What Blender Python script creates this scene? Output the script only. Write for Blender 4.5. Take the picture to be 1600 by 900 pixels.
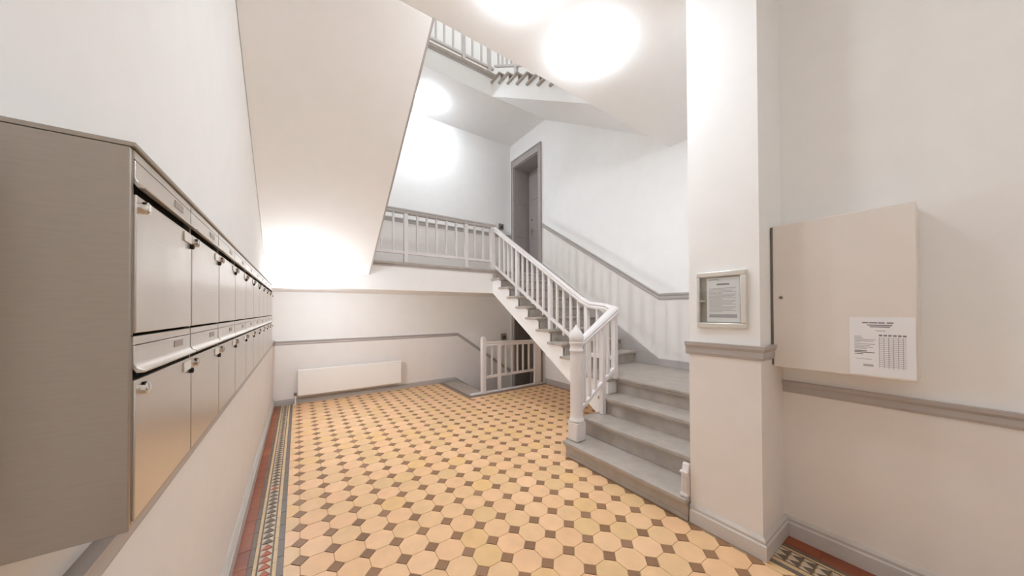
import bpy, bmesh, math, random
from mathutils import Vector, Matrix

random.seed(7)
for o in list(bpy.data.objects):
    bpy.data.objects.remove(o)
SC = bpy.context.scene
COL = SC.collection

# ------------------------------------------------------------------ camera
CAM_H = 1.4719
YAW, PITCH, ROLL = 0.602094, 0.00872665, -0.00458
FPX, PPX, PPY = 486.064, 800.0, 481.246
_c, _s = math.cos(YAW), math.sin(YAW)
fwd = Vector((_s, _c, 0)); rgt = Vector((_c, -_s, 0)); up = Vector((0, 0, 1))
f2 = fwd * math.cos(PITCH) + up * math.sin(PITCH)
u2 = up * math.cos(PITCH) - fwd * math.sin(PITCH)
r3 = rgt * math.cos(ROLL) + u2 * math.sin(ROLL)
u3 = u2 * math.cos(ROLL) - rgt * math.sin(ROLL)
cam = bpy.data.cameras.new('camera')
cam.sensor_fit = 'HORIZONTAL'; cam.sensor_width = 36.0
cam.lens = 36.0 * FPX / 1600.0
cam.shift_y = (PPY - 450.0) / 1600.0
cam.clip_start = 0.02; cam.clip_end = 100
cam_o = bpy.data.objects.new('camera', cam); COL.objects.link(cam_o)
cam_o.matrix_world = Matrix(((r3.x, u3.x, -f2.x, 0), (r3.y, u3.y, -f2.y, 0), (r3.z, u3.z, -f2.z, CAM_H), (0, 0, 0, 1)))
SC.camera = cam_o

# ------------------------------------------------------------------ world, exposure
SC.view_settings.view_transform = 'Standard'
SC.view_settings.look = 'None'
SC.view_settings.gamma = 1.0
SC.view_settings.use_curve_mapping = False
SC.view_settings.exposure = 0.48
SC.cycles.max_bounces = 14
SC.cycles.diffuse_bounces = 10
SC.cycles.sample_clamp_indirect = 6.0
LAMP_COL = (0.89, 0.955, 1.03)
# brightness of each opal lamp: hall, hall edge, upper landing, left wall, added entrance fill
LAMP_E = [50.0, 56.0, 80.0, 205.0, 14.0]
DAY_E = 2.2            # daylight through the unseen openings added over entrance and stairwell
W = bpy.data.worlds.new('world'); SC.world = W; W.use_nodes = True
W.node_tree.nodes['Background'].inputs[0].default_value = (0.955, 0.965, 0.965, 1)
W.node_tree.nodes['Background'].inputs[1].default_value = DAY_E


# ------------------------------------------------------------------ helpers
def srgb(r, g, b):
    f = lambda v: (v / 255 / 12.92) if v / 255 <= 0.04045 else ((v / 255 + 0.055) / 1.055) ** 2.4
    return (f(r), f(g), f(b), 1.0)


def material(name, rgb, rough=0.6, metal=0.0, noise=0.04, nscale=6.0, bump=0.0, bscale=60.0, spec=0.4, coat=0.0):
    m = bpy.data.materials.new(name); m.use_nodes = True
    nt = m.node_tree; N = nt.nodes; L = nt.links; p = N['Principled BSDF']
    p.inputs['Roughness'].default_value = rough
    p.inputs['Metallic'].default_value = metal
    p.inputs['Specular IOR Level'].default_value = spec
    if coat: p.inputs['Coat Weight'].default_value = coat
    col = srgb(*rgb)
    tc = N.new('ShaderNodeNewGeometry')
    if noise:
        nz = N.new('ShaderNodeTexNoise'); nz.inputs['Scale'].default_value = nscale; nz.inputs['Detail'].default_value = 5
        L.new(tc.outputs['Position'], nz.inputs['Vector'])
        mr = N.new('ShaderNodeMapRange')
        mr.inputs['From Min'].default_value = 0.3; mr.inputs['From Max'].default_value = 0.7
        mr.inputs['To Min'].default_value = 1 - noise; mr.inputs['To Max'].default_value = 1 + noise
        L.new(nz.outputs['Fac'], mr.inputs['Value'])
        mx = N.new('ShaderNodeVectorMath'); mx.operation = 'SCALE'
        mx.inputs[0].default_value = col[:3]
        L.new(mr.outputs[0], mx.inputs['Scale'])
        L.new(mx.outputs[0], p.inputs['Base Color'])
    else:
        p.inputs['Base Color'].default_value = col
    if bump:
        bz = N.new('ShaderNodeTexNoise'); bz.inputs['Scale'].default_value = bscale; bz.inputs['Detail'].default_value = 3
        L.new(tc.outputs['Position'], bz.inputs['Vector'])
        bp = N.new('ShaderNodeBump'); bp.inputs['Strength'].default_value = bump; bp.inputs['Distance'].default_value = 0.004
        L.new(bz.outputs['Fac'], bp.inputs['Height']); L.new(bp.outputs[0], p.inputs['Normal'])
    return m


def tile_material(name, cols, size, origin, rough=0.4):
    """one glaze colour per tile, picked by the tile's cell in the laying grid"""
    m = bpy.data.materials.new(name); m.use_nodes = True
    nt = m.node_tree; N = nt.nodes; L = nt.links; p = N['Principled BSDF']
    p.inputs['Roughness'].default_value = rough
    p.inputs['Specular IOR Level'].default_value = 0.35
    g = N.new('ShaderNodeNewGeometry')
    sub = N.new('ShaderNodeVectorMath'); sub.operation = 'SUBTRACT'; sub.inputs[1].default_value = (origin[0], origin[1], -50)
    L.new(g.outputs['Position'], sub.inputs[0])
    sn = N.new('ShaderNodeVectorMath'); sn.operation = 'SNAP'; sn.inputs[1].default_value = (size, size, 1000)
    L.new(sub.outputs[0], sn.inputs[0])
    wn = N.new('ShaderNodeTexWhiteNoise'); wn.noise_dimensions = '3D'
    L.new(sn.outputs[0], wn.inputs['Vector'])
    rp = N.new('ShaderNodeValToRGB')
    el = rp.color_ramp.elements
    el[0].position = 0; el[0].color = srgb(*cols[0]); el[1].position = 1; el[1].color = srgb(*cols[-1])
    for i, c in enumerate(cols[1:-1]):
        e = el.new((i + 1) / (len(cols) - 1)); e.color = srgb(*c)
    L.new(wn.outputs['Value'], rp.inputs[0])
    nz = N.new('ShaderNodeTexNoise'); nz.inputs['Scale'].default_value = 9; nz.inputs['Detail'].default_value = 6
    L.new(g.outputs['Position'], nz.inputs['Vector'])
    mr = N.new('ShaderNodeMapRange'); mr.inputs['From Min'].default_value = .3; mr.inputs['From Max'].default_value = .7
    mr.inputs['To Min'].default_value = .93; mr.inputs['To Max'].default_value = 1.05
    L.new(nz.outputs['Fac'], mr.inputs['Value'])
    sc = N.new('ShaderNodeVectorMath'); sc.operation = 'SCALE'
    L.new(rp.outputs[0], sc.inputs[0]); L.new(mr.outputs[0], sc.inputs['Scale'])
    L.new(sc.outputs[0], p.inputs['Base Color'])
    return m


def steel_material(name, rgb, rough):
    m = bpy.data.materials.new(name); m.use_nodes = True
    nt = m.node_tree; N = nt.nodes; L = nt.links; p = N['Principled BSDF']
    p.inputs['Metallic'].default_value = 0.85
    g = N.new('ShaderNodeNewGeometry')
    mp = N.new('ShaderNodeMapping'); mp.inputs['Scale'].default_value = (30, 3, 260)
    L.new(g.outputs['Position'], mp.inputs['Vector'])
    nz = N.new('ShaderNodeTexNoise'); nz.inputs['Scale'].default_value = 1.0; nz.inputs['Detail'].default_value = 4
    L.new(mp.outputs[0], nz.inputs['Vector'])
    mr = N.new('ShaderNodeMapRange'); mr.inputs['To Min'].default_value = rough - .07; mr.inputs['To Max'].default_value = rough + .1
    L.new(nz.outputs['Fac'], mr.inputs['Value']); L.new(mr.outputs[0], p.inputs['Roughness'])
    m2 = N.new('ShaderNodeMapRange'); m2.inputs['To Min'].default_value = .9; m2.inputs['To Max'].default_value = 1.08
    L.new(nz.outputs['Fac'], m2.inputs['Value'])
    sc = N.new('ShaderNodeVectorMath'); sc.operation = 'SCALE'; sc.inputs[0].default_value = srgb(*rgb)[:3]
    L.new(m2.outputs[0], sc.inputs['Scale']); L.new(sc.outputs[0], p.inputs['Base Color'])
    # slow waviness of the sheet metal
    n2 = N.new('ShaderNodeTexNoise'); n2.inputs['Scale'].default_value = 7; L.new(g.outputs['Position'], n2.inputs['Vector'])
    bp = N.new('ShaderNodeBump'); bp.inputs['Strength'].default_value = .25; bp.inputs['Distance'].default_value = .01
    L.new(n2.outputs['Fac'], bp.inputs['Height']); L.new(bp.outputs[0], p.inputs['Normal'])
    return m


def glow_material(name, col, e):
    m = bpy.data.materials.new(name); m.use_nodes = True
    nt = m.node_tree; nt.nodes.clear()
    em = nt.nodes.new('ShaderNodeEmission'); em.inputs[0].default_value = (*col, 1); em.inputs[1].default_value = e
    out = nt.nodes.new('ShaderNodeOutputMaterial'); nt.links.new(em.outputs[0], out.inputs[0])
    return m


def glass_material(name):
    m = bpy.data.materials.new(name); m.use_nodes = True
    nt = m.node_tree; nt.nodes.clear()
    tr = nt.nodes.new('ShaderNodeBsdfTransparent'); tr.inputs[0].default_value = (.97, .98, .975, 1)
    gl = nt.nodes.new('ShaderNodeBsdfGlossy'); gl.inputs['Roughness'].default_value = .03
    mx = nt.nodes.new('ShaderNodeMixShader'); out = nt.nodes.new('ShaderNodeOutputMaterial')
    mx.inputs[0].default_value = .06
    nt.links.new(tr.outputs[0], mx.inputs[1]); nt.links.new(gl.outputs[0], mx.inputs[2])
    nt.links.new(mx.outputs[0], out.inputs[0])
    return m


class MB:
    def __init__(self): self.v = []; self.f = []

    def add(self, vs, fs):
        k = len(self.v); self.v += [tuple(x) for x in vs]; self.f += [tuple(i + k for i in f) for f in fs]
        return self

    def box(self, x0, x1, y0, y1, z0, z1):
        vs = [(x, y, z) for z in (z0, z1) for y in (y0, y1) for x in (x0, x1)]
        return self.add(vs, [(0, 2, 3, 1), (4, 5, 7, 6), (0, 1, 5, 4), (2, 6, 7, 3), (0, 4, 6, 2), (1, 3, 7, 5)])

    def prism(self, poly, axis, a, b):
        """poly: points in the two other axes (x: y,z; y: x,z; z: x,y)"""
        def P(p, t):
            return {'x': (t, p[0], p[1]), 'y': (p[0], t, p[1]), 'z': (p[0], p[1], t)}[axis]
        n = len(poly)
        vs = [P(p, a) for p in poly] + [P(p, b) for p in poly]
        fs = [tuple(range(n)), tuple(range(2 * n - 1, n - 1, -1))]
        fs += [(i, i + n, (i + 1) % n + n, (i + 1) % n) for i in range(n)]
        return self.add(vs, fs)

    def lathe(self, prof, c=(0, 0, 0), n=20, ax='z', ph=0.0):
        vs = []; m = len(prof)
        for r, h in prof:
            for k in range(n):
                a = 2 * math.pi * k / n + ph
                u, v = r * math.cos(a), r * math.sin(a)
                q = {'z': (u, v, h), 'x': (h, u, v), 'y': (u, h, v)}[ax]
                vs.append((c[0] + q[0], c[1] + q[1], c[2] + q[2]))
        fs = [(i * n + k, i * n + (k + 1) % n, (i + 1) * n + (k + 1) % n, (i + 1) * n + k) for i in range(m - 1) for k in range(n)]
        fs += [tuple(range(n - 1, -1, -1)), tuple((m - 1) * n + k for k in range(n))]
        return self.add(vs, fs)

    def tube(self, p, q, r, n=10):
        p, q = Vector(p), Vector(q); d = (q - p).normalized()
        a = d.orthogonal().normalized(); b = d.cross(a)
        vs = [t + (a * math.cos(6.2832 * k / n) + b * math.sin(6.2832 * k / n)) * r for t in (p, q) for k in range(n)]
        fs = [(k, (k + 1) % n, (k + 1) % n + n, k + n) for k in range(n)] + [tuple(range(n - 1, -1, -1)), tuple(range(n, 2 * n))]
        return self.add(vs, fs)

    def sweep(self, prof, path):
        """profile (lateral, vertical) along a path; lateral is to the right of travel, mitred"""
        P = [Vector(p) for p in path]; n = len(prof); vs = []
        for i, p in enumerate(P):
            def lat(a, b):
                d = b - a; d.z = 0; d.normalize(); return Vector((d.y, -d.x, 0))
            if i == 0: l = lat(P[0], P[1])
            elif i == len(P) - 1: l = lat(P[-2], P[-1])
            else:
                l0, l1 = lat(P[i - 1], p), lat(p, P[i + 1]); l = l0 + l1
                l = l / l.length; l = l / max(0.3, l.dot(l0))
            vs += [p + l * u + Vector((0, 0, v)) for u, v in prof]
        fs = [(i * n + k, i * n + (k + 1) % n, (i + 1) * n + (k + 1) % n, (i + 1) * n + k) for i in range(len(P) - 1) for k in range(n)]
        fs += [tuple(range(n - 1, -1, -1)), tuple((len(P) - 1) * n + k for k in range(n))]
        return self.add(vs, fs)

    def mesh(self, name, mat, smooth=False):
        me = bpy.data.meshes.new(name)
        me.from_pydata(self.v, [], self.f)
        bm = bmesh.new(); bm.from_mesh(me)
        bmesh.ops.recalc_face_normals(bm, faces=bm.faces)
        bm.to_mesh(me); bm.free()
        me.materials.append(mat)
        if smooth:
            for p in me.polygons: p.use_smooth = True
            me.set_sharp_from_angle(angle=math.radians(40))
        return me

    def obj(self, name, mat, parent=None, bevel=0.0, smooth=False, seg=2):
        o = bpy.data.objects.new(name, self.mesh(name, mat, smooth or bevel > 0)); COL.objects.link(o)
        attach(o, parent)
        if bevel:
            b = o.modifiers.new('bevel', 'BEVEL'); b.width = bevel; b.segments = seg; b.limit_method = 'ANGLE'
            b.angle_limit = math.radians(40)
        return o


def attach(o, parent):
    if parent is not None:
        o.parent = parent
        if parent.parent is None: o.location = -parent.location    # geometry is given in world coordinates


def tag(o, label=None, cat=None, group=None, kind=None):
    if label: o['label'] = label
    if cat: o['category'] = cat
    if group: o['group'] = group
    if kind: o['kind'] = kind
    return o


def thing(name, loc, label, cat, group=None):
    o = bpy.data.objects.new(name, None); COL.objects.link(o); o.location = loc; o.empty_display_size = 0.1
    return tag(o, label, cat, group)


def copy_tree(o, parent=None):
    c = o.copy(); COL.objects.link(c)
    if parent is not None: c.parent = parent
    for ch in o.children: copy_tree(ch, c)
    return c


def struct(o, label=None, cat=None):
    o['kind'] = 'structure'
    return tag(o, label, cat)


# ------------------------------------------------------------------ materials
M = {}
M['white'] = material('white_wall_paint', (242, 242, 241), 0.75, noise=0.012, bump=0.12, bscale=35)
M['ceil'] = material('white_ceiling_paint', (242, 241, 239), 0.8, noise=0.01, bump=0.08, bscale=30)
M['wains'] = material('warm_grey_wall_paint', (231, 226, 222), 0.5, noise=0.015, bump=0.08, bscale=40)
M['grey'] = material('grey_gloss_paint', (178, 172, 169), 0.4, noise=0.03, bump=0.05)
M['step'] = material('worn_grey_step_paint', (172, 163, 154), 0.5, noise=0.09, nscale=9, bump=0.15, bscale=30)
M['white_wood'] = material('white_gloss_wood_paint', (222, 217, 216), 0.35, noise=0.015)
M['base'] = material('pale_grey_baseboard_paint', (202, 197, 193), 0.4, noise=0.03)
M['door'] = material('grey_door_paint', (168, 161, 158), 0.42, noise=0.03)
M['cellar'] = material('dark_cellar_door_paint', (132, 122, 114), 0.5, noise=0.04)
M['string'] = material('white_stringer_paint', (241, 240, 239), 0.55, noise=0.012)
M['grout'] = material('grey_brown_grout', (168, 142, 110), 0.9, noise=0.1, nscale=40)
M['steel'] = steel_material('brushed_steel', (212, 206, 199), 0.30)
M['steel_side'] = steel_material('brushed_steel_casing', (176, 168, 158), 0.42)
M['dark'] = material('dark_gap', (38, 34, 30), 0.8, noise=0)
M['chrome'] = material('chrome', (225, 222, 218), 0.15, metal=1.0, noise=0)
M['plate'] = material('name_plate_plastic', (225, 222, 214), 0.3, noise=0)
M['cab'] = material('cream_grey_sheet_metal', (228, 221, 214), 0.45, noise=0.012)
M['paper'] = material('white_paper', (236, 236, 238), 0.7, noise=0.01)
M['ink'] = material('grey_print', (128, 126, 130), 0.8, noise=0)
M['ink2'] = material('pale_grey_print', (182, 179, 184), 0.8, noise=0)
M['alu'] = material('white_aluminium_frame', (216, 213, 206), 0.3, metal=0.15, noise=0.01)
M['rad'] = material('white_radiator_enamel', (238, 235, 231), 0.3, noise=0.008)
M['bell'] = material('grey_bell_box', (120, 112, 106), 0.45, noise=0.03)
M['glass'] = glass_material('clear_glass')
for i_, e_ in enumerate(LAMP_E): M['opal%d' % i_] = glow_material('lit_opal_glass_%s' % 'abcdef'[i_], LAMP_COL, e_)
M['red'] = tile_material('red_border_tile', [(150, 84, 54), (138, 76, 52), (160, 92, 58)], 0.17, (0, 0), 0.4)
M['btan'] = material('tan_border_tile', (214, 186, 142), 0.45, noise=0.06, nscale=20)
M['bdark'] = material('dark_border_tile', (112, 95, 82), 0.45, noise=0.06, nscale=20)
M['bgrey'] = material('grey_border_tile', (116, 106, 100), 0.45, noise=0.06, nscale=20)
M['bwhite'] = material('white_border_tile', (207, 191, 166), 0.45, noise=0.06, nscale=20)
M['bred'] = material('red_triangle_tile', (176, 92, 66), 0.45, noise=0.06, nscale=20)
TS = 0.17; TX0, TY0 = 0.0105, 2.2413          # laying grid: a small square sits at (TX0, TY0)
M['oct'] = tile_material('yellow_octagon_glaze', [(230, 188, 143), (234, 191, 149), (227, 189, 143), (237, 196, 154), (222, 187, 140), (232, 191, 134)],
                         TS, (TX0, TY0), 0.38)
M['sq'] = tile_material('brown_square_glaze', [(144, 106, 76), (152, 115, 84), (136, 102, 74), (160, 122, 96)], TS, (TX0 - TS / 2, TY0 - TS / 2), 0.42)

# ------------------------------------------------------------------ setting: levels and planes
XL, XP, XR, XS = -0.33, 2.27, 2.66, 4.15       # left wall, pier face, recess wall, stair wall
YB, YE, YF = 6.09, 4.83, -2.6                  # back wall, landing edge, wall behind the camera
YP0, YP1 = 0.692, 1.10                         # pier
Z1, S1 = 2.215, 1.79                           # first landing: top, soffit
Z2, S2 = 5.80, 5.37                            # second landing
ZC, ZU = 3.68, 3.95                            # corridor ceiling, floor above it
YC = 2.248                                      # edge of that ceiling
TOP = 9.4

# floor slab, with the stair well left open
fl = MB()
WELL_X = 2.45
fl.box(XL, WELL_X, YF, YB, -0.16, -0.004)
fl.box(WELL_X, XS, YF, YE, -0.16, -0.004)
floor = struct(fl.obj('floor', M['grout']))
floor['label'] = 'tiled entrance hall floor of yellow octagons and brown squares'


def clip(poly, axis, v, keep_less):
    out = []
    for i in range(len(poly)):
        a, b = poly[i], poly[(i + 1) % len(poly)]
        ia = (a[axis] <= v) == keep_less; ib = (b[axis] <= v) == keep_less
        if ia: out.append(a)
        if ia != ib:
            t = (v - a[axis]) / (b[axis] - a[axis]); out.append((a[0] + t * (b[0] - a[0]), a[1] + t * (b[1] - a[1])))
    return out


def area(p):
    return 0.5 * abs(sum(p[i][0] * p[(i + 1) % len(p)][1] - p[(i + 1) % len(p)][0] * p[i][1] for i in range(len(p))))


def tile_geo(mb, poly, z=0.0, c=(0, 0)):
    """a tile with an eased edge: 12-50 triangles"""
    n = len(poly); mx = sum(p[0] for p in poly) / n; my = sum(p[1] for p in poly) / n
    vs = []
    for sh, h in ((0.0016, z), (0.0, z - 0.0012), (0.0, -0.005)):
        for x, y in poly:
            d = math.hypot(x - mx, y - my) or 1
            vs.append((x - (x - mx) / d * sh - c[0], y - (y - my) / d * sh - c[1], h))
    fs = [tuple(range(n))] + [(r * n + i, r * n + (i + 1) % n, (r + 1) * n + (i + 1) % n, (r + 1) * n + i) for r in (0, 1) for i in range(n)]
    mb.add(vs, fs)


def depth_px(x, y):
    d = Vector((x, y, -CAM_H)); z = d.dot(f2)
    if z < 0.15: return None
    return (PPX + FPX * d.dot(r3) / z, PPY - FPX * d.dot(u3) / z, z)


FX0, FX1 = -0.069, 4.13
BRD = 0.10                                     # brown border round the well
A_ = 0.0455; G_ = 0.0014                       # square's half diagonal, half joint


def clipped(poly):
    cx = sum(p[0] for p in poly) / len(poly); cy = sum(p[1] for p in poly) / len(poly)
    poly = clip(poly, 0, FX0, False); poly = clip(poly, 1, YB - 0.028, True)
    if not poly: return poly
    poly = clip(poly, 0, FX1, True)
    if cy < YP0 and poly: poly = clip(poly, 0, 2.28, True)
    if not poly: return poly
    if max(p[0] for p in poly) > WELL_X - BRD and max(p[1] for p in poly) > YE - BRD:
        if cx < WELL_X - BRD and cy > YE - BRD - 0.1: poly = clip(poly, 0, WELL_X - BRD, True)
        elif cx >= WELL_X - BRD: poly = clip(poly, 1, YE - BRD, True)
        else:
            a = clip(poly, 0, WELL_X - BRD, True); b = clip(poly, 1, YE - BRD, True)
            poly = max((a, b), key=lambda q: area(q) if len(q) > 2 else 0)
    return poly


octs, sqs = [], []
k = TS / 2 - G_; a_ = A_ + G_
base_oct = [(-k, -k + a_), (-k + a_, -k), (k - a_, -k), (k, -k + a_), (k, k - a_), (k - a_, k), (-k + a_, k), (-k, k - a_)]
q_ = A_ - G_
base_sq = [(-q_, 0), (0, -q_), (q_, 0), (0, q_)]
for i in range(-2, 27):
    for j in range(-30, 25):
        for kind, cx, cy, base, lst in (('o', TX0 + (i + .5) * TS, TY0 + (j + .5) * TS, base_oct, octs), ('s', TX0 + i * TS, TY0 + j * TS, base_sq, sqs)):
            if cx < FX0 - .1 or cy > YB + .05 or cy < YF: continue
            if cx > 2.36 and 0.55 < cy < 2.2: continue         # under pier and steps
            if cx > 2.30 and YP0 + .02 < cy < 2.2: continue
            if cx > 2.36 and cy < YP0: continue
            if cx > XS: continue
            poly = [(cx + p[0], cy + p[1]) for p in base]
            cl = clipped(poly)
            if len(cl) < 3 or area(cl) < 2e-5: continue
            whole = abs(area(cl) - area(poly)) < 1e-9
            pp = depth_px(cx, cy)
            seen = pp is not None and -20 < pp[0] < 1620 and pp[1] < 915
            size = 0
            if seen: size = 1.0 / (pp[2] ** 3)                 # apparent area of a piece of floor
            lst.append((size, cx, cy, cl, whole))


def lay(lst, name, mat, base):
    lst.sort(key=lambda t: -t[0])
    mb = MB(); tile_geo(mb, base); shared = mb.mesh(name, mat)
    rest = MB(); rr = random.Random(3)
    for n, (size, cx, cy, poly, whole) in enumerate(lst):
        dz = rr.uniform(-0.0005, 0.0004)
        if n < 300 and size > 0:
            if whole:
                o = bpy.data.objects.new(name, shared); COL.objects.link(o)
                o.parent = floor; o.location = (cx, cy, dz)
            else:
                mb = MB(); tile_geo(mb, poly, dz)
                o = bpy.data.objects.new(name, mb.mesh(name, mat)); COL.objects.link(o); o.parent = floor
        else: tile_geo(rest, poly, dz)
    if rest.v:
        o = rest.obj('distant_' + name + 's', mat, floor); o['kind'] = 'stuff'


lay(octs, 'octagonal_tile', M['oct'], base_oct)
lay(sqs, 'square_tile', M['sq'], base_sq)


def bar_tiles(name, mat, x0, x1, y0, y1, step, joined=False):
    n = max(1, round((y1 - y0) / step)); st = (y1 - y0) / n; rest = MB()
    if joined:
        for i in range(n):
            tile_geo(rest, [(x0 + .0006, y0 + i * st + .0006), (x1 - .0006, y0 + i * st + .0006), (x1 - .0006, y0 + (i + 1) * st - .0006), (x0 + .0006, y0 + (i + 1) * st - .0006)])
        o = rest.obj(name, mat, floor); o['kind'] = 'stuff'; return
    mb = MB(); w, h = (x1 - x0) / 2 - .0008, st / 2 - .0008
    tile_geo(mb, [(-w, -h), (w, -h), (w, h), (-w, h)]); me = mb.mesh(name, mat)
    for i in range(n):
        o = bpy.data.objects.new(name, me); COL.objects.link(o); o.parent = floor
        o.location = ((x0 + x1) / 2, y0 + (i + .5) * st, random.uniform(-.0004, .0004))


def border(x_wall, sgn, w, y0, y1, period):
    """tile border along a wall; w: widths from the wall: red, dark, tan, line, pattern, line, tan, grey"""
    two = len(w) == 9
    names = ['red_border_tile', 'dark_border_tile', 'tan_border_strips', 'dark_border_lines'] + [None] * (2 if two else 1) + ['dark_border_lines', 'tan_border_strips', 'grey_border_tile']
    mats = ['red', 'bdark', 'btan', 'bdark'] + [None] * (2 if two else 1) + ['bdark', 'btan', 'bgrey']
    x = x_wall
    for nm, mt, ww in zip(names, mats, w):
        xa, xb = sorted((x, x + sgn * ww)); x += sgn * ww
        if nm is None:
            n = round((y1 - y0) / period); p = (y1 - y0) / n
            wh, dk, rd = MB(), MB(), MB(); xm = (xa + xb) / 2
            for i in range(n):
                ya = y0 + i * p; g = .0006
                tri = [(xa + g, ya + p * .12), (xb - g, ya + p * .12), (xm, ya + p * .9)]
                tile_geo(rd if not two and (y0 + i * p > 2.2 and y0 + i * p < 2.52 or i % 23 == 4) else dk, tri)
                tile_geo(wh, [(xa + g, ya + p * .2), (xm - g * 2, ya + p * .93), (xa + g, ya + p * 1.08)])
                tile_geo(wh, [(xb - g, ya + p * .2), (xb - g, ya + p * 1.08), (xm + g * 2, ya + p * .93)])
            for mb, m_, nn in ((wh, 'bwhite', 'white_triangle_tiles'), (dk, 'bdark', 'dark_triangle_tiles'), (rd, 'bred', 'red_triangle_tiles')):
                if mb.v: o = mb.obj(nn, M[m_], floor); o['kind'] = 'stuff'
        elif nm.endswith('tile'): bar_tiles(nm, M[mt], xa, xb, y0, y1, 0.17)
        else: bar_tiles(nm, M[mt], xa, xb, y0, y1, 0.12, True)


border(-0.303, 1, [.063, .026, .017, .008, .059, .008, .020, .033], -1.2, 6.06, 0.061)
border(2.634, -1, [.110, .030, .014, .010, .0575, .0575, .010, .030, .030], -1.2, YP0 - .028, 0.0575)
# brown edging round the stair well
mbw = MB()
for i in range(9):
    y0 = YE - BRD + i * .152
    bar = [(WELL_X - BRD, y0), (WELL_X - .035, y0), (WELL_X - .035, y0 + .150), (WELL_X - BRD, y0 + .150)]
    if y0 + .15 < YB: tile_geo(mbw, bar)
for i in range(11):
    x0 = WELL_X - .033 + i * .152
    tile_geo(mbw, [(x0, YE - BRD), (x0 + .150, YE - BRD), (x0 + .150, YE - .035), (x0, YE - .035)])
o = mbw.obj('brown_well_edging', material('brown_edging_tile', (150, 124, 104), .5, noise=.08, nscale=15), floor); o['kind'] = 'stuff'
mbw = MB().box(WELL_X - .034, WELL_X, YE - .034, YB, -.01, .002).box(WELL_X, XS, YE - .034, YE - .002, -.01, .002)
mbw.obj('dark_well_strip', M['bgrey'], floor)

# ---- walls
wall_left = struct(MB().box(XL - .15, XL, YF, YB + .15, -.16, TOP).obj('wall_left', M['white']))
wall_back = struct(MB().box(XL, XS + .15, YB, YB + .15, -2.2, TOP).obj('wall_back', M['white']))
DY0, DY1 = 5.02, 5.92
ws = MB()
ws.box(XS, XS + .55, YP0, DY0, -2.2, TOP).box(XS, XS + .55, DY1, YB, -2.2, TOP)
ws.box(XS, XS + .55, DY0, DY1, 4.82, TOP).box(XS, XS + .55, DY0, DY1, 1.35, Z1 - .02).box(XS, XS + .55, DY0, DY1, -2.2, -1.25)
wall_stair = struct(ws.obj('wall_stair', M['white']))
wall_pier = struct(MB().box(XP, XS, YP0, YP1, -.1, ZC).obj('wall_pier', M['white']))
wall_right = struct(MB().box(XR, XR + .2, YF, YP0, -.1, ZC).obj('wall_right', M['white']))
wf = MB().box(XL, .35, YF - .15, YF, -.16, ZC).box(1.95, XR, YF - .15, YF, -.16, ZC).box(.35, 1.95, YF - .15, YF, -.16, 2.35).box(.35, 1.95, YF - .15, YF, 2.85, ZC)
wall_front = struct(wf.obj('wall_front', M['white']))
win = MB().box(.35, 1.95, YF - .1, YF - .05, 2.35, 2.40).box(.35, 1.95, YF - .1, YF - .05, 2.80, 2.85).box(.35, .40, YF - .1, YF - .05, 2.40, 2.80).box(1.90, 1.95, YF - .1, YF - .05, 2.40, 2.80).box(1.13, 1.17, YF - .1, YF - .05, 2.40, 2.80)
fill_window = struct(win.obj('fill_window_1', M['white_wood']))  # unseen window, added to let fill daylight into the hall
pl_ = bpy.data.lights.new('sky_portal', 'AREA'); pl_.shape = 'RECTANGLE'; pl_.size = 1.6; pl_.size_y = .5; pl_.cycles.is_portal = True
po_ = bpy.data.objects.new('sky_portal', pl_); COL.objects.link(po_); po_.location = (1.15, YF - .16, 2.6); po_.rotation_euler = (math.radians(90), 0, 0)
wall_upper = struct(MB().box(XL, XS, YC - .9, YC - .8, ZU, TOP).obj('wall_upper', M['white']))
ceiling = struct(MB().box(XL, XS, YF, YC, ZC, ZU).obj('ceiling', M['ceil']))
rf = MB().box(XL, .4, YC - .9, YB, TOP, TOP + .1).box(3.6, XS, YC - .9, YB, TOP, TOP + .1).box(.4, 3.6, YC - .9, 2.6, TOP, TOP + .1).box(.4, 3.6, 5.8, YB, TOP, TOP + .1)
roof = struct(rf.obj('ceiling_top', M['ceil']))
sky = MB()
for i in range(5): sky.box(.4 + i * .79, .44 + i * .79, 2.6, 5.8, TOP + .02, TOP + .08)
skylight = struct(sky.obj('fill_window_2', M['white_wood']))  # unseen skylight, added and sized for its daylight in the stairwell
pt_ = bpy.data.lights.new('sky_portal_top', 'AREA'); pt_.shape = 'RECTANGLE'; pt_.size = 3.2; pt_.size_y = 3.2; pt_.cycles.is_portal = True
pq_ = bpy.data.objects.new('sky_portal_top', pt_); COL.objects.link(pq_); pq_.location = (2.0, 4.2, TOP + .12)
well_floor = struct(MB().box(WELL_X, XS, YE - .1, YB, -1.3, -1.2).obj('floor_well', M['step']))
well_wall = struct(MB().box(WELL_X - .1, XS, YE - .1, YE, -1.2, -.16).box(WELL_X - .1, WELL_X, YE, YB, -1.2, -.16).obj('wall_well', M['white']))

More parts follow.
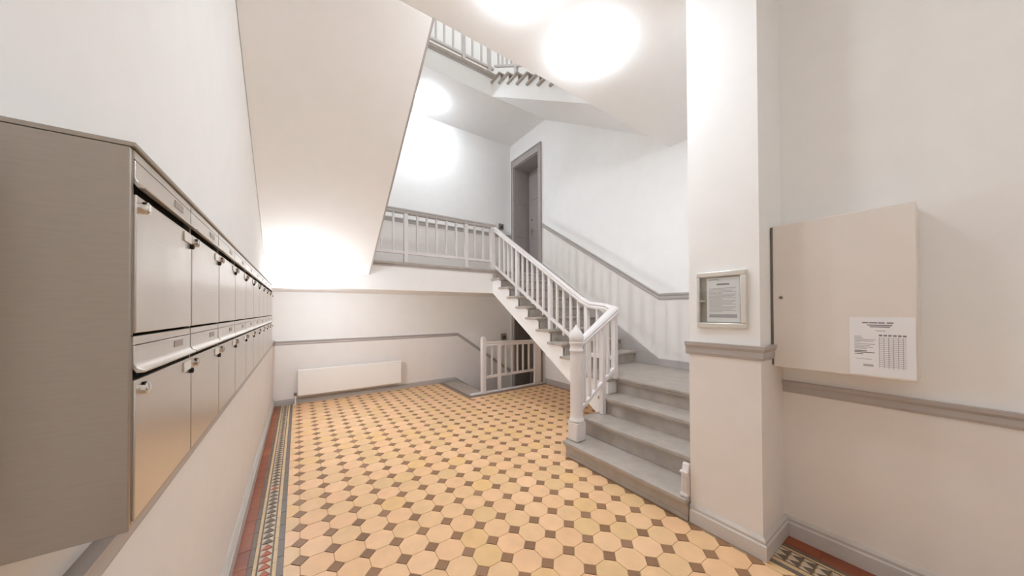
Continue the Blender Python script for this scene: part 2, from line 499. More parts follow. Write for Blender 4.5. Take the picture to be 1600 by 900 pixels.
# ---- warm grey paint below the dado rails (thin coats on the walls)
T = .004
slope_w = -.69
MB().prism([(XL, 0), (WELL_X + .25, 0), (XS, -1.0), (XS, .98 + slope_w * (XS - 2.78)), (2.78, .97), (XL, .97)], 'y', YB - T, YB).obj('painted_dado', M['wains'], wall_back)
MB().box(XL, XS, YB - T, YB, Z1, 3.21).obj('painted_dado', M['wains'], wall_back)
MB().box(XL, XS, YB - T, YB, Z2, 6.80).obj('painted_dado', M['wains'], wall_back)
MB().box(XL, XL + T, YF, YB, 0, .99).obj('painted_dado', M['wains'], wall_left)
MB().prism([(YP1, .70), (2.42, .70), (4.93, 2.27), (4.93, 3.24), (2.41, 1.655), (YP1, 1.655)], 'x', XS - T, XS).obj('painted_dado', M['wains'], wall_stair)
MB().box(XP - T, XP, YP0, YP1, 0, 1.18).obj('painted_dado', M['wains'], wall_pier)
MB().box(XP - T, XR, YP0 - T, YP0, 0, 1.18).obj('painted_dado', M['wains'], wall_pier)
MB().box(XR - T, XR, YF, YP0, 0, .95).obj('painted_dado', M['wains'], wall_right)

# ---- dado rails and baseboards (moulded profiles; lateral = out of the wall)
rail_prof = lambda h: [(0, 0), (-.012, 0), (-.018, h * .2), (-.016, h * .55), (-.028, h * .75), (-.030, h), (0, h)]
base_prof = lambda h: [(0, 0), (-.028, 0), (-.028, h * .68), (-.020, h * .74), (-.022, h * .88), (-.012, h), (0, h)]


def flip(p): return [(-u, v) for u, v in p]


def trim(name, prof, path, mat):
    return struct(MB().sweep(prof, path).obj(name, mat))


trim('trim_back', flip(rail_prof(.065)), [(XL, YB, .945), (2.78, YB, .945), (XS, YB, .945 + slope_w * (XS - 2.78))], M['grey'])
trim('trim_landing', flip(rail_prof(.08)), [(XL, YB, 3.17), (XS, YB, 3.17)], M['grey'])
trim('trim_upper_landing', flip(rail_prof(.08)), [(XL, YB, 6.76), (XS, YB, 6.76)], M['grey'])
trim('trim_left', flip(rail_prof(.07)), [(XL, YF, .955), (XL, YB, .955)], M['grey'])
trim('trim_stair', rail_prof(.085), [(XS, YP1, 1.615), (XS, 2.41, 1.615), (XS, 4.93, 3.205)], M['grey'])
trim('trim_landing_end', rail_prof(.08), [(XS, 6.01, 3.17), (XS, YB, 3.17)], M['grey'])
trim('trim_pier', flip(rail_prof(.088)), [(XP, YP1 + .02, 1.165), (XP, YP0, 1.165), (XR, YP0, 1.165)], M['grey'])
trim('trim_right', flip(rail_prof(.075)), [(XR, YP0, .93), (XR, YF, .93)], M['grey'])
trim('baseboard_left', flip(base_prof(.12)), [(XL, YF, 0), (XL, YB, 0)], M['base'])
trim('baseboard_back', flip(base_prof(.085)), [(XL, YB, 0), (WELL_X + .28, YB, 0), (XS, YB, -1.0)], M['grey'])
trim('baseboard_right', flip(base_prof(.125)), [(XP, YP1 - .002, 0), (XP, YP0, 0), (XR, YP0, 0), (XR, YF, 0)], M['base'])
trim('baseboard_stair', base_prof(.10), [(XS, 3.2, 0), (XS, YE, 0)], M['grey'])
trim('baseboard_landing', flip(base_prof(.12)), [(XL, YB, Z1), (XS, YB, Z1)], M['grey'])

# ---- landings
for z, s, nm in ((Z1, S1, 'landing_floor'), (Z2, S2, 'upper_landing_floor')):
    l = struct(MB().box(XL, XS, YE, YB, s, z - .05).obj(nm, M['string']))
    h = .05 if z == Z1 else .085
    MB().box(XL, XS, YE - .022, YB, z - h, z).obj('nosing_board', M['step'], l, bevel=.018, seg=3)
    MB().prism([(YE - .012, z - h - .022), (YE + .001, z - h - .022), (YE + .001, z - h), (YE - .020, z - h)], 'x', XL, XS).obj('nosing_mould', M['grey'], l)

# ------------------------------------------------------------------ staircase
ST = thing('staircase', (2.9, 1.7, 0), 'grey painted staircase turning at a quarter landing up to the first landing', 'staircase')
RA = [2.24, 2.522, 2.792, 3.05]; ZA = [.158, .338, .519, .70]
YA0, YA1 = YP1 + .004, 2.30
for i in range(3):
    x, z = RA[i], ZA[i]; zb = 0 if i == 0 else ZA[i - 1]
    ye = YA1 + .012
    MB().box(x - .034, RA[i + 1] + .004, YA0, YA1 + (.035 if i else .02), z - .036, z).obj('tread', M['step'], ST, bevel=.008, seg=3)
    MB().prism([(x - .018, z - .056), (x + .002, z - .056), (x + .002, z - .034), (x - .022, z - .034)], 'y', YA0, YA1).obj('nosing_mould', M['step'], ST)
    MB().box(x, x + .02, YA0, YA1, zb, z - .034).obj('riser', M['step'], ST)
    MB().box(x + .02, 3.06, YA1 - .03, YA1 - .002, zb, z - .034).obj('side_panel', M['step'], ST)
# raised strips on the first risers and the shallow plinth under the first step
MB().box(RA[0] - .006, RA[0] + .002, YA0, YA1 + .004, 0, .035).obj('riser_strip', M['step'], ST, bevel=.003)
MB().box(RA[1] - .006, RA[1] + .002, YA0, YA1, ZA[0], ZA[0] + .022).obj('riser_strip', M['step'], ST, bevel=.003)
# quarter landing
MB().box(3.022, XS - .006, YA0, 2.80, .664, .70).obj('quarter_landing', M['step'], ST, bevel=.012, seg=3)
MB().box(2.862, 3.03, 2.262, 2.80, .664, .70).obj('quarter_landing_corner', M['step'], ST, bevel=.012, seg=3)
MB().prism([(3.030, .644), (3.052, .644), (3.052, .666), (3.026, .666)], 'y', YA0, YA1).obj('nosing_mould', M['step'], ST)
MB().box(3.05, 3.07, YA0, YA1, .519, .666).obj('riser', M['step'], ST)
MB().box(3.07, XS - .006, YA0, 2.78, .50, .664).obj('quarter_landing_core', M['string'], ST)
# flight B
YBK = lambda k_: 2.79 + .255 * (k_ - 1)
ZBK = lambda k_: .70 + .1683 * k_
XB = 2.90
for k_ in range(1, 10):
    y, z = YBK(k_), ZBK(k_)
    if k_ < 9:
        MB().box(XB - .038, XS - .006, y - .028, YBK(k_ + 1) + .012, z - .036, z).obj('tread', M['step'], ST, bevel=.008, seg=3)
    zt = z - .036 if k_ < 9 else Z1 - .05
    yo = .019 if k_ == 9 else 0
    MB().box(XB + .022 - yo, XS - .006, y - yo, y + .018 - yo, z - .1683, zt).obj('riser', M['step'], ST)
    if k_ < 9:
        MB().box(XB - .012, XB + .03, y - .018, y + .004, z - .056, z - .034).obj('nosing_mould', M['step'], ST)
# white cut string and soffit of flight B
low = [(4.83, S1), (2.87, .525), (2.30, .16), (2.30, .664)]
top = [(YBK(1), .664)]
for k_ in range(1, 9):
    top += [(YBK(k_), ZBK(k_) - .037), (YBK(k_ + 1), ZBK(k_) - .037)]
top += [(4.83, Z1 - .06)]
MB().prism(low + top, 'x', XB, XB + .04).obj('string_board', M['string'], ST)
low2 = [(4.83, S1 + .012), (2.87, .537), (2.30, .172), (2.30, .30), (2.80, .62)]
MB().prism(low2 + [(4.83, S1 + .20)], 'x', XB + .04, XS - .006).obj('soffit', M['string'], ST)
MB().box(XB + .001, 3.05, 2.301, 2.34, .16, .664).obj('string_end', M['string'], ST)
# sloping skirting on the stair wall
sk = [(YA0, .70), (2.80, .70)]
sk += [(4.83, 2.05), (4.93, 2.10), (4.93, 2.46), (2.42, .80), (YA0, .79)]
MB().prism(sk, 'x', XS - .022, XS - .006).obj('wall_skirting', M['grey'], ST, bevel=.004)
# small block that ends the steps against the pier
blk = [(2.236, .158), (2.325, .158), (2.325, .335), (2.30, .345), (2.282, .385), (2.270, .392), (2.258, .385), (2.246, .345), (2.236, .335)]
eb = MB().prism(blk, 'y', YP1 + .005, YP1 + .05).obj('end_block', M['white_wood'], ST, bevel=.005)
MB().box(2.228, 2.333, YP1 + .004, YP1 + .058, .322, .338).obj('end_block_mould', M['white_wood'], eb, bevel=.004)
MB().box(2.228, 2.333, YP1 + .004, YP1 + .058, .160, .182).obj('end_block_base', M['white_wood'], eb, bevel=.004)
MB().box(2.2315, 2.237, YP1 + .008, YP1 + .04, .20, .305).obj('end_block_panel', M['base'], eb, bevel=.002)

# flight C (rises from the landing towards the street over the left wall): only its soffit and edge show
FC = thing('upper_flight', (.26, 3.6, S1), 'white sloping underside of the next stair flight along the left wall', 'staircase')
zs = lambda y: 1.99 + .65 * (4.84 - y)
ys0 = 5.147
body = [(ys0, zs(ys0)), (2.252, zs(2.252))] + [(2.252, ZU)]
n = 10; 
dy = (YE - 2.45) / n; rz = (ZU - Z1) / n
pts = [(2.45, ZU)]
for i in range(n):
    y = 2.45 + dy * (i + 1)
    pts += [(y, ZU - rz * i)] if i == 0 else [(y, ZU - rz * i)]
    pts += [(y, ZU - rz * (i + 1))]
body += pts + [(ys0, Z1)]
MB().prism(body, 'x', XL + .003, .83).obj('soffit', M['ceil'], FC)
MB().prism([(4.93, zs(4.93)), (2.256, zs(2.256)), (2.256, zs(2.256) + .26), (4.93, zs(4.93) + .30)], 'x', .83, .848).obj('string_board', M['grey'], FC)

# flight B of the next storey
FB = thing('upper_stair_flight', (3.5, 3.5, ZU), 'stair flight high above whose sawtooth of grey treads shows past the ceiling edge', 'staircase')
RB = 11; rb = (Z2 - ZU) / RB; rd = .265
YU = lambda k_: YE - rd * (RB - k_)
for k_ in range(2, RB):
    y, z = YU(k_), ZU + rb * k_
    MB().box(XB - .038, XS - .006, max(y - .028, 2.252), YU(k_ + 1) + .012, z - .036, z).obj('tread', M['step'], FB, bevel=.012)
    MB().box(XB + .022, XS - .006, y, y + .018, z - rb, z - .036).obj('riser', M['step'], FB)
MB().box(XB + .022, XS - .006, YE - .001, YE + .018, Z2 - rb, Z2 - .05).obj('riser', M['step'], FB)
top = []
for k_ in range(1, RB):
    top += [(YU(k_), ZU + rb * k_ - .037), (YU(k_ + 1), ZU + rb * k_ - .037)]
sl = (S2 - ZC) / (YE - 2.07)
zl = lambda y: S2 - sl * (YE - y)
low = [(YE, S2), (2.252, zl(2.252)), (2.252, ZU + .12)]
MB().prism(low + [p for p in top if p[0] > 2.26], 'x', XB, XB + .04).obj('string_board', M['string'], FB)
MB().prism([(YE, S2 + .006), (2.252, zl(2.252) + .006), (2.252, zl(2.252) + .2), (YE, S2 + .22)], 'x', XB + .04, XS - .006).obj('soffit', M['string'], FB)

# steps down into the cellar
DS = thing('cellar_steps', (WELL_X, 5.46, 0), 'grey steps going down to the cellar behind the low railing', 'staircase')
for k_ in range(6):
    x = WELL_X + .001 + (.27 * k_ + (.05 if k_ else 0)); z = .002 - .175 * k_
    MB().box(x - (.02 if k_ else 0), min(x + .325, XS - .006), YE + .075, YB - .03, z - .04, z).obj('tread', M['step'], DS, bevel=.006)
    if k_ < 5: MB().box(x + .30, x + .318, YE + .075, YB - .03, z - .175, z - .04).obj('riser', M['step'], DS)

# ------------------------------------------------------------------ balustrades
rail = [(-.036, -.045), (.036, -.045), (.040, -.022), (.030, -.006), (.038, .008), (.030, .026), (.012, .034), (-.012, .034), (-.030, .026), (-.038, .008), (-.030, -.006), (-.040, -.022)]
lowrail = [(-.022, -.022), (.022, -.022), (.022, .022), (-.022, .022)]


def baluster(par, x, y, z0, z1, w=.030):
    MB().box(x - w / 2, x + w / 2, y - w / 2, y + w / 2, z0, z1).obj('baluster', M['white_wood'], par, bevel=.004)


def post(par, x, y, z0, z1, w=.060, name='post'):
    MB().box(x - w / 2, x + w / 2, y - w / 2, y + w / 2, z0 + .0015, z1).obj(name, M['white_wood'], par, bevel=.006)


# lower newel with acorn head
NX, NY = 2.335, 2.245
NW = thing('stair_balustrade', (NX, NY, ZA[0]), 'white stair balustrade with a stout acorn topped newel post on the first step', 'railing')
nw = MB().box(NX - .066, NX + .066, NY - .066, NY + .066, ZA[0] + .0015, .35).obj('newel_base', M['white_wood'], NW, bevel=.014)
sh = MB().lathe([(.066, .35), (.076, .358), (.076, .372), (.066, .384), (.064, .42), (.063, 1.03), (.064, 1.055), (.070, 1.062), (.070, 1.076), (.064, 1.084),
                 (.064, 1.125), (.072, 1.135), (.072, 1.150), (.062, 1.158)], (NX, NY, 0), 28)
sh.obj('newel_post', M['white_wood'], NW, smooth=True)
MB().lathe([(.062, 1.158), (.070, 1.168), (.074, 1.190), (.072, 1.215), (.062, 1.242), (.046, 1.266), (.030, 1.284), (.018, 1.302), (.010, 1.318), (.002, 1.325)], (NX, NY, 0), 28).obj('newel_acorn', M['white_wood'], NW, smooth=True)
XH = 2.95; YH = 2.25
hA = lambda x: 1.145 + (x - 2.40) * .572                     # centre height of the handrail on the short flight
bA = lambda x: .475 + (x - 2.42) * .655
hB = lambda y: 1.575 + (y - 2.68) * .645
MB().sweep(rail, [(NX + .045, YH, hA(NX + .045)), (XH, YH, hA(XH) + .02), (XH, 2.36, 1.515), (XH, 2.60, 1.545), (XH, 2.74, hB(2.74)), (XH, YE + .03, hB(YE + .03))]).obj('handrail', M['white_wood'], NW, smooth=True)
MB().sweep(lowrail, [(NX + .05, YH, bA(NX + .05)), (XH, YH, bA(XH))]).obj('bottom_rail', M['white_wood'], NW, bevel=.004)
bB = lambda y: 1.085 + (y - 2.95) * .648 - .02
MB().sweep(lowrail, [(XH, YH, .93), (XH, 2.60, .93), (XH, YE + .03, bB(YE + .03))]).obj('bottom_rail', M['white_wood'], NW, bevel=.004)
for x in (2.455, 2.535, 2.622, 2.835):
    baluster(NW, x, YH, bA(x) + .01, hA(x) - .03)
post(NW, 2.742, YH, ZA[1], hA(2.742) - .02, .052)
post(NW, XH, YH, .70, hA(XH) + .01, .056, 'corner_post')
for y in (2.37, 2.49):
    baluster(NW, XH, y, .94, 1.50)
for y in (4.667, 4.519, 4.395, 4.275, 3.987, 3.862, 3.738, 3.614, 3.483, 3.191, 3.061, 2.929, 2.798):
    baluster(NW, XH, y, bB(y), hB(y) - .03)


def tread_z(y):
    k_ = int(math.floor((y + .028 - 2.79) / .255)) + 1
    return ZBK(max(0, min(8, k_)))


for y in (2.655, 3.333, 4.137):
    post(NW, XH, y, tread_z(y), hB(y) - .03, .056)

# landing balustrade
LB = thing('landing_balustrade', (1.9, YE + .03, Z1), 'level balustrade with white balusters along the edge of the first landing', 'railing')
YL = YE + .03
MB().sweep(rail, [(.86, YL, 3.012), (XH + .02, YL, 3.012)]).obj('handrail', M['grey'], LB, smooth=True)
tag(LB.children[0], 'grey handrail')
MB().sweep(lowrail, [(.87, YL, 2.368), (XH, YL, 2.368)]).obj('bottom_rail', M['white_wood'], LB, bevel=.004)
for x in (1.013, 1.179, 1.54, 1.694, 1.854, 2.027, 2.197, 2.551, 2.716): baluster(LB, x, YL, 2.38, 2.975, .032)
for x in (1.362, 2.382): post(LB, x, YL, Z1, 2.98, .062)
post(LB, 2.905, YL, Z1, 2.985, .085, 'corner_post')

# upper landing balustrade and the rail that runs down from it
UB = thing('upper_landing_balustrade', (2.2, YL, Z2), 'balustrade of the landing above, seen past the ceiling edge near the top', 'railing')
MB().sweep(rail, [(.90, YL, Z2 + .80), (XH, YL, Z2 + .80)]).obj('handrail', M['grey'], UB, smooth=True)
MB().sweep(lowrail, [(.90, YL, 5.90), (XH, YL, 5.90)]).obj('bottom_rail', M['white_wood'], UB, bevel=.004)
for x in (1.2, 1.36, 1.54, 1.69, 1.851, 1.995, 2.155, 2.518, 2.698): baluster(UB, x, YL, 5.91, Z2 + .77, .032)
for x in (1.03, 2.345, 2.857): post(UB, x, YL, Z2, Z2 + .78, .062)
UR = thing('upper_stair_balustrade', (XH, 3.5, 4.8), 'railing going down beside the high stair flight with the grey sawtooth treads', 'railing')
su = rb / rd
MB().sweep(rail, [(XH, YE - .02, Z2 + .80), (XH, 2.2, Z2 + .80 - su * (YE - 2.22))]).obj('handrail', M['grey'], UR, smooth=True)
MB().sweep(lowrail, [(XH, YE - .02, 5.93), (XH, 2.2, 5.93 - su * (YE - 2.22))]).obj('bottom_rail', M['white_wood'], UR, bevel=.004)
for i in range(18):
    y = YE - .14 - i * .137; z = 5.93 - su * (YE - .02 - y)
    if i % 6 == 4: post(UR, XH, y, z - .13, z + .66, .056)
    else: baluster(UR, XH, y, z, z + .66)

# railing round the cellar well
WB = thing('well_railing', (2.715, YL, 0), 'low white railing guarding the cellar steps beneath the landing', 'railing')
MB().box(WELL_X + .01, XS - .10, YL - .045, YL + .035, .002, .030).obj('curb', M['white_wood'], WB, bevel=.006)
nwp = MB().box(2.715 - .040, 2.715 + .040, YL - .040, YL + .040, .03, .97)
nwp.prism([(2.675, .97), (2.755, .97), (2.742, 1.0), (2.715, 1.012), (2.688, 1.0)], 'y', YL - .036, YL + .036)
nwp.obj('newel_post', M['white_wood'], WB, bevel=.008)
zt = lambda x: .885 - (x - 2.8) * .02
MB().sweep([(u * .8, v) for u, v in rail], [(2.75, YL, zt(2.75)), (3.90, YL, zt(3.9))]).obj('handrail', M['white_wood'], WB, smooth=True)
MB().sweep(lowrail, [(2.75, YL, .285), (3.90, YL, .30)]).obj('bottom_rail', M['white_wood'], WB, bevel=.004)
for x in (2.89, 3.19, 3.327, 3.459, 3.59, 3.731): baluster(WB, x, YL, .29, zt(x) - .03, .032)
post(WB, 3.049, YL, .03, zt(3.05) - .02, .058)
MB().box(3.865, 4.02, YL - .03, YL + .03, .03, .90).obj('end_post', M['white_wood'], WB, bevel=.008)

# ------------------------------------------------------------------ doors
def deep_door(name, z0, z1, top_w, leaf_mat, label):
    d = thing(name, (XS, 5.47, z0), label, 'door'); d['kind'] = 'structure'
    dep = .42
    w = .09
    fr = MB()
    prof_in = [(DY0, z0), (DY0, z1), (DY1, z1), (DY1, z0)]
    fr.box(XS - .03, XS, DY0 - w, DY0 + .004, z0, z1 + top_w).box(XS - .03, XS, DY1 - .004, DY1 + w, z0, z1 + top_w).box(XS - .03, XS, DY0 + .004, DY1 - .004, z1 - .004, z1 + top_w)
    fr.box(XS - .042, XS - .03, DY0 - w, DY0 - w + .025, z0, z1 + top_w).box(XS - .042, XS - .03, DY1 + w - .025, DY1 + w, z0, z1 + top_w).box(XS - .042, XS - .03, DY0 - w + .025, DY1 + w - .025, z1 + top_w - .03, z1 + top_w)
    fr.obj('architrave', M['door'], d, bevel=.004)
    ln = MB().box(XS, XS + dep, DY1 - .018, DY1 - .001, z0, z1 - .001).box(XS, XS + dep, DY0 + .001, DY0 + .018, z0, z1 - .001).box(XS, XS + dep, DY0 + .018, DY1 - .018, z1 - .02, z1 - .001)
    lin = ln.obj('reveal_lining', leaf_mat, d)
    h = z1 - z0
    for a, b in ((.06, .34), (.38, .64), (.68, .96)):
        MB().box(XS + .06, XS + dep - .06, DY1 - .026, DY1 - .018, z0 + h * a, z0 + h * b).obj('reveal_panel', leaf_mat, lin, bevel=.004)
    lf = MB().box(XS + dep, XS + dep + .045, DY0 + .001, DY1 - .001, z0, z1 - .001).obj('leaf', leaf_mat, d)
    for a, b in ((.05, .30), (.36, .66), (.72, .95)):
        for c0, c1 in ((.10, .46), (.54, .90)):
            yw = DY1 - DY0
            MB().box(XS + dep - .012, XS + dep, DY0 + yw * c0, DY0 + yw * c1, z0 + h * a, z0 + h * b).obj('door_panel', leaf_mat, lf, bevel=.005)
    hd = MB().box(XS + dep - .014, XS + dep, DY1 - .16, DY1 - .11, z0 + 1.0, z0 + 1.2).tube((XS + dep - .05, DY1 - .135, z0 + 1.12), (XS + dep, DY1 - .135, z0 + 1.12), .009).tube((XS + dep - .05, DY1 - .135, z0 + 1.12), (XS + dep - .05, DY1 - .26, z0 + 1.12), .009)
    hd.obj('door_handle', M['chrome'], lf)
    MB().lathe([(.022, XS + dep - .012), (.022, XS + dep)], (0, DY1 - .135, z0 + 1.40), 16, 'x').obj('lock', M['chrome'], lf)
    MB().box(XS - .01, XS + dep, DY0, DY1, z0 - .018, z0 + .02).obj('threshold', M['step'], d)
    return d


deep_door('door_1', Z1, 4.81, .16, M['door'], 'tall grey panelled flat door set deep in the wall at the first landing')
deep_door('door_2', -1.20, 1.33, .08, M['cellar'], 'dark cellar door down behind the low railing')

# ------------------------------------------------------------------ lamps
def lamp(loc, nrm, r, label, mat, dz=1.0):
    t = thing('ceiling_lamp', loc, label, 'lamp', 'round opal lamps')
    b = MB().lathe([(r * .92, 0), (r * .93, .006), (r * .92, .022), (r * .8, .026)], (0, 0, 0), 32).obj('lamp_base', M['white'], None, smooth=True)
    d = MB().lathe([(r * .96, .014), (r, .026), (r * .97, .044), (r * .85, .060), (r * .6, .074), (r * .3, .081), (r * .02, .083)], (0, 0, 0), 32).obj('lamp_shade', mat, None, smooth=True)
    b.parent = t; d.parent = t
    if dz != 1.0:
        for m_ in (b, d): m_.scale = (1, 1, dz)
    t.rotation_mode = 'QUATERNION'
    t.rotation_quaternion = Vector((0, 0, 1)).rotation_difference(Vector(nrm).normalized())
    return t


lamp((2.02, 1.775, ZC), (0, 0, -1), .19, 'round lit lamp on the hall ceiling, whole and near the stairs', M['opal0'])
lamp((1.19, 1.66, ZC), (0, 0, -1), .13, 'lit ceiling lamp at the very top edge, left of the larger one', M['opal1'])
lamp((1.97, 5.55, S2), (0, 0, -1), .16, 'round lit lamp on the underside of the upper landing', M['opal2'])
lamp((XL + .005, 4.62, 1.62), (1, 0, 0), .10, 'lit wall lamp on the left wall, behind the far end of the mailboxes', M['opal3'], .6)
lamp((1.15, -1.2, ZC), (0, 0, -1), .19, 'unseen fill lamp added over the hall entrance behind the viewer', M['opal4'])  # unseen lamp, added to fill the near end of the hall

# ------------------------------------------------------------------ mailboxes
MX = -.20; MY0 = .694; MW = .297; MH = .277; MZ0 = 1.160
MC = thing('mailbox_casing', (XL, MY0, MZ0), 'brushed steel casing around the two rows of mailboxes on the left wall', 'mailbox casing')
y1 = MY0 + 10 * MW; zt_ = MZ0 + 2 * MH
MB().box(XL + .003, MX - .002, MY0 - .006, MY0, MZ0 - .006, zt_ + .0005).obj('side_panel', M['steel_side'], MC, bevel=.0015)
MB().box(XL + .003, MX - .002, y1, y1 + .006, MZ0 - .006, zt_ + .0005).obj('side_panel', M['steel_side'], MC, bevel=.0015)
MB().box(XL + .003, MX + .003, MY0 - .006, y1 + .006, zt_ + .001, zt_ + .008).obj('lid', M['steel_side'], MC, bevel=.001)
MB().box(XL + .003, MX - .004, MY0, y1, MZ0 - .006, MZ0).obj('bottom_panel', M['steel_side'], MC)
MB().box(XL + .003, XL + .006, MY0, y1, MZ0, zt_).obj('back_panel', M['dark'], MC)

mp = bpy.data.objects.new('mailbox', None); COL.objects.link(mp)
D = MX - XL - .003
MB().box(-D + .005, -.012, .0015, MW - .0015, .0015, MH - .0015).obj('body', M['dark'], mp)
sd = MB().box(-.012, -.002, 0.0005, .004, .001, MH - .001).box(-.012, -.002, MW - .004, MW - .0005, .001, MH - .001).box(-.012, -.003, .004, MW - .004, MH - .010, MH - .001)
sd.obj('rim', M['steel_side'], mp)
MB().prism([(-.010, MH - .015), (-.0005, MH - .015), (-.0005, .236), (.003, .229), (.010, .2255), (.010, .2215), (.001, .2215), (-.010, .240)], 'y', .005, MW - .005).obj('flap', M['steel'], mp, bevel=.001)
MB().box(-.010, -.001, .003, MW - .003, MH - .0135, MH - .001).obj('top_strip', M['steel'], mp)
MB().box(-.0006, .0004, MW * .62, MW * .80, .243, .256).obj('flap_label', M['steel_side'], mp)
dr = MB().box(-.010, .001, .0045, MW - .0045, .004, .2110).obj('door', M['steel'], mp, bevel=.0015)
MB().lathe([(.0095, .001), (.0095, .008), (.007, .0095), (.007, .010)], (0, .024, .196), 16, 'x').box(.010, .0108, .023, .025, .191, .201).obj('lock', M['chrome'], dr, smooth=True)
MB().box(.001, .0035, MW - .062, MW - .012, .186, .206).obj('name_plate', M['plate'], dr, bevel=.001)
MB().lathe([(.006, .001), (.006, .006), (.004, .007)], (0, MW - .010, .182), 12, 'x').obj('rivet', M['dark'], dr)
words10 = ['first', 'second', 'third', 'fourth', 'fifth', 'sixth', 'seventh', 'eighth', 'ninth', 'last']
for r in (1, 0):
    for i in range(10):
        m_ = mp if (r == 1 and i == 0) else copy_tree(mp)
        m_.location = (MX, MY0 + i * MW, MZ0 + r * MH)
        w_ = words10[i]
        tail = ' from the near end' if i < 9 else ' one at the far end'
        tag(m_, 'brushed steel mailbox in the %s row, %s%s' % ('upper' if r else 'lower', w_, tail), 'mailbox', 'steel mailboxes on the left wall')

# ------------------------------------------------------------------ meter cabinet with notice
BX, BY0, BY1, BZ0, BZ1 = 2.452, .128, .686, 1.118, 1.992
CB = thing('meter_cabinet', (XR, .41, BZ0), 'large cream grey metal wall cabinet on the right wall, notice stuck to its door', 'cabinet')
MB().box(BX + .02, XR, BY0 + .001, BY1 - .006, BZ0 + .003, BZ1 - .003).obj('body', M['cab'], CB, bevel=.002)
dr = MB().box(BX, BX + .019, BY0, BY1 - .006, BZ0, BZ1).obj('door', M['cab'], CB, bevel=.004)
MB().lathe([(.009, BX), (.009, BX - .004), (.006, BX - .006)], (0, BY1 - .045, 1.545), 16, 'x').box(BX - .0065, BX - .006, BY1 - .047, BY1 - .043, 1.540, 1.550).obj('lock', M['bell'], dr, smooth=True)
MB().box(BX - .001, BX + .03, BY1 - .006, BY1 + .003, BZ0 + .01, BZ1 - .006).obj('dark_edge_strip', M['bell'], CB)  # dark grey strip filling the gap between cabinet and pier
PN = thing('notice', (BX, .24, 1.13), 'white printed notice with a table of dates on the cabinet door', 'notice')
py0, py1, pz0, pz1 = .134, .353, 1.128, 1.43
MB().box(BX - .0022, BX - .0004, py0, py1, pz0, pz1).obj('sheet', M['paper'], PN)
pr, pl = MB(), MB()


def bar(mb, a0, a1, b0, b1, x=BX - .0022, y0=py0, y1=py1, z0=pz0, z1=pz1):
    """a: from the sheet's left edge as seen (far y), b: from its top; shares of the sheet"""
    ya, yb = y1 - (y1 - y0) * a1, y1 - (y1 - y0) * a0
    mb.box(x - .0003, x + .0001, ya, yb, z1 - (z1 - z0) * b1, z1 - (z1 - z0) * b0)


for a0, a1 in ((.21, .31), (.32, .45), (.46, .56), (.59, .69)): bar(pr, a0, a1, .085, .108)
bar(pr, .29, .67, .128, .146); bar(pr, .33, .64, .156, .174); bar(pl, .42, .57, .225, .238)
for i in range(6): bar(pr, .47 + i * .07, .47 + i * .07 + .052, .295, .322)
for i in range(6): bar(pl, .47 + i * .07, .47 + i * .07 + .010, .34, .86)
for j in range(16): bar(pl, .47, .87, .345 + j * .032, .345 + j * .032 + .008)
for j, w in enumerate((.12, .14, .34, .30, .10, .33, .25, .30, .20)): bar(pl, .08, .08 + w, .33 + j * .026, .33 + j * .026 + .013)
bar(pr, .08, .28, .575, .592); bar(pr, .08, .40, .602, .618); bar(pr, .08, .22, .632, .646); bar(pl, .10, .35, .72, .73); bar(pl, .22, .38, .81, .85)
pr.obj('print', M['ink'], PN); pl.obj('table_print', M['ink2'], PN)

# ------------------------------------------------------------------ notice board on the pier
NB = thing('notice_board', (XP, .9, 1.35), 'small glazed notice case with white frame on the pier above the dado', 'notice board')
ny0, ny1, nz0, nz1 = .752, 1.042, 1.352, 1.722; nx = XP
fw, fd = .034, .022
fr = MB().box(nx - fd, nx, ny0, ny1, nz0, nz0 + fw).box(nx - fd, nx, ny0, ny1, nz1 - fw, nz1).box(nx - fd, nx, ny0, ny0 + fw, nz0 + fw, nz1 - fw).box(nx - fd, nx, ny1 - fw * .6, ny1, nz0 + fw, nz1 - fw)
fr.obj('frame', M['alu'], NB, bevel=.006)
MB().box(nx - .003, nx, ny0 + fw, ny1 - fw * .6, nz0 + fw, nz1 - fw).obj('back_board', material('grey_board', (158, 150, 141), .7), NB)
MB().box(nx - .0125, nx - .0105, ny0 + fw - .002, ny1 - fw * .6 + .002, nz0 + fw - .002, nz1 - fw + .002).obj('pane', M['glass'], NB)
MB().lathe([(.010, nx - .024), (.010, nx - .016), (.008, nx - .0125)], (0, ny1 - fw * .6 - .014, 1.53), 14, 'x').box(nx - .026, nx - .022, ny1 - .06, ny1 - .028, 1.526, 1.534).obj('latch', M['chrome'], NB)
NP = thing('posted_sheet', (nx - .004, .9, 1.39), 'printed house rules sheet behind the glass of the notice case', 'notice')
sy0, sy1, sz0, sz1 = ny0 + fw + .006, ny1 - .060, nz0 + fw + .006, nz1 - fw - .008
MB().box(nx - .0052, nx - .0036, sy0, sy1, sz0, sz1).obj('sheet', M['paper'], NP)
pr, pl = MB(), MB(); kw = dict(x=nx - .0052, y0=sy0, y1=sy1, z0=sz0, z1=sz1)
bar(pr, .06, .42, .03, .045, **kw); bar(pr, .32, .70, .13, .165, **kw)
for j in range(20):
    w = (.9, .86, .78, .9, .5)[j % 5]
    bar(pl, .08, w, .23 + j * .028, .23 + j * .028 + .012, **kw)
bar(pl, .08, .92, .82, .90, **kw)
pr.obj('print', M['ink'], NP); pl.obj('text_print', M['ink2'], NP)
for yy_, zz_ in ((.905, 1.665), (.915, 1.585)):
    MB().lathe([(.008, nx - .0098), (.010, nx - .008), (.006, nx - .0053)], (0, yy_, zz_), 14, 'x').obj('magnet', M['plate'], NP, smooth=True)

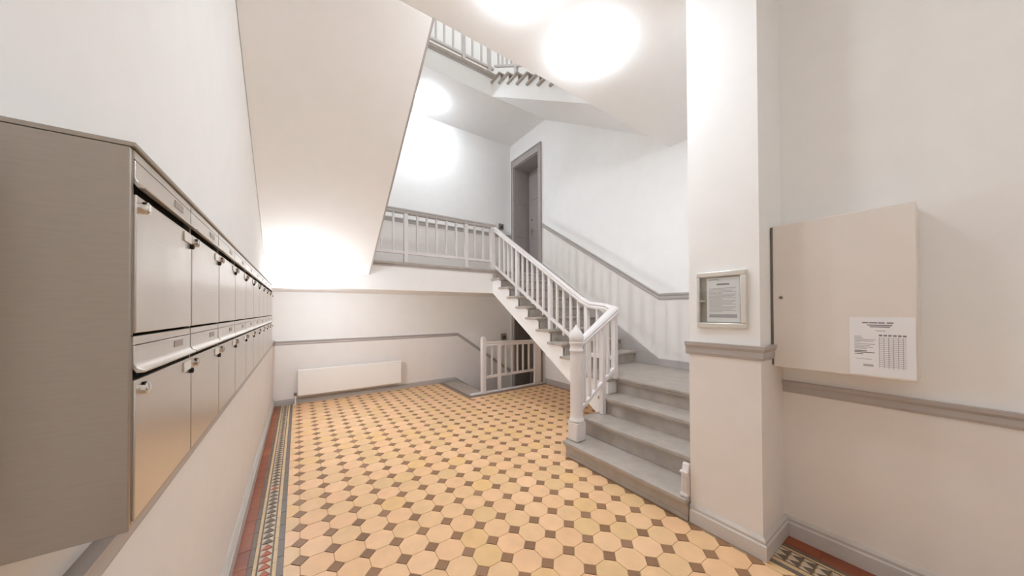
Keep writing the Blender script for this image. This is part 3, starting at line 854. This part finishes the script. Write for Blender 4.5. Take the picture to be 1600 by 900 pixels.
# ------------------------------------------------------------------ radiator
RD = thing('radiator', (.8, YB, .1), 'white flat panel radiator low on the back wall', 'radiator')
rx0, rx1, rz0, rz1 = -.005, 1.59, .135, .545
MB().box(rx0, rx1, 5.975, 5.995, rz0, rz1).obj('front_panel', M['rad'], RD, bevel=.006)
MB().box(rx0 + .01, rx1 - .01, 6.03, 6.05, rz0 + .01, rz1 - .01).obj('rear_panel', M['rad'], RD, bevel=.004)
MB().box(rx0, rx0 + .008, 5.995, 6.055, rz0 + .006, rz1 - .004).obj('side_cover', M['rad'], RD)
MB().box(rx1 - .008, rx1, 5.995, 6.055, rz0 + .006, rz1 - .004).obj('side_cover', M['rad'], RD)
gr = MB()
for i in range(52):
    x = rx0 + .012 + i * (rx1 - rx0 - .03) / 51
    gr.box(x, x + .010, 5.996, 6.054, rz1 - .012, rz1 - .006)
gr.box(rx0 + .008, rx1 - .008, 5.995, 6.0, rz1 - .014, rz1 - .002).box(rx0 + .008, rx1 - .008, 6.05, 6.055, rz1 - .014, rz1 - .002)
g = gr.obj('top_grille', M['rad'], RD); g['kind'] = 'stuff'
for x in (.3, 1.3): MB().box(x, x + .03, 6.05, YB, rz0 + .05, rz1 - .08).obj('bracket', M['rad'], RD)
MB().tube((-.035, 6.02, .02), (-.035, 6.02, .16), .012).tube((-.035, 6.02, .155), (.02, 6.02, .155), .010).lathe([(.018, 0), (.020, .006), (.018, .012)], (-.035, 6.02, 0), 16).obj('pipe', M['rad'], RD, smooth=True)
MB().lathe([(.018, .14), (.022, .15), (.022, .175), (.016, .185)], (-.035, 6.02, 0), 16).obj('valve', M['bell'], RD, smooth=True)
MB().tube((1.59, 6.02, .515), (1.62, 6.02, .515), .010).tube((1.612, 6.02, .51), (1.612, 6.02, .535), .008).obj('vent', M['rad'], RD, smooth=True)

# ------------------------------------------------------------------ small boxes on the back wall
def bell(x0, x1, z0, z1, label):
    t = thing('bell_box', ((x0 + x1) / 2, YB, z0), label, 'bell box', 'small grey boxes on the back wall')
    MB().box(x0, x1, YB - .05, YB - .004, z0, z1).obj('housing', M['bell'], t, bevel=.012)
    xm = (x0 + x1) / 2
    MB().lathe([(.022, YB - .056), (.024, YB - .050)], (xm, 0, (z0 + z1) / 2 - .01), 16, 'y').obj('button', M['dark'], t)
    MB().box(x0 + .02, x1 - .02, YB - .053, YB - .050, z1 - .035, z1 - .02).obj('name_strip', M['grey'], t)


bell(3.81, 3.93, 3.355, 3.485, 'small grey bell box in the corner beside the landing door')
bell(3.86, 4.00, .80, .945, 'small grey bell box above the low railing beneath the landing')
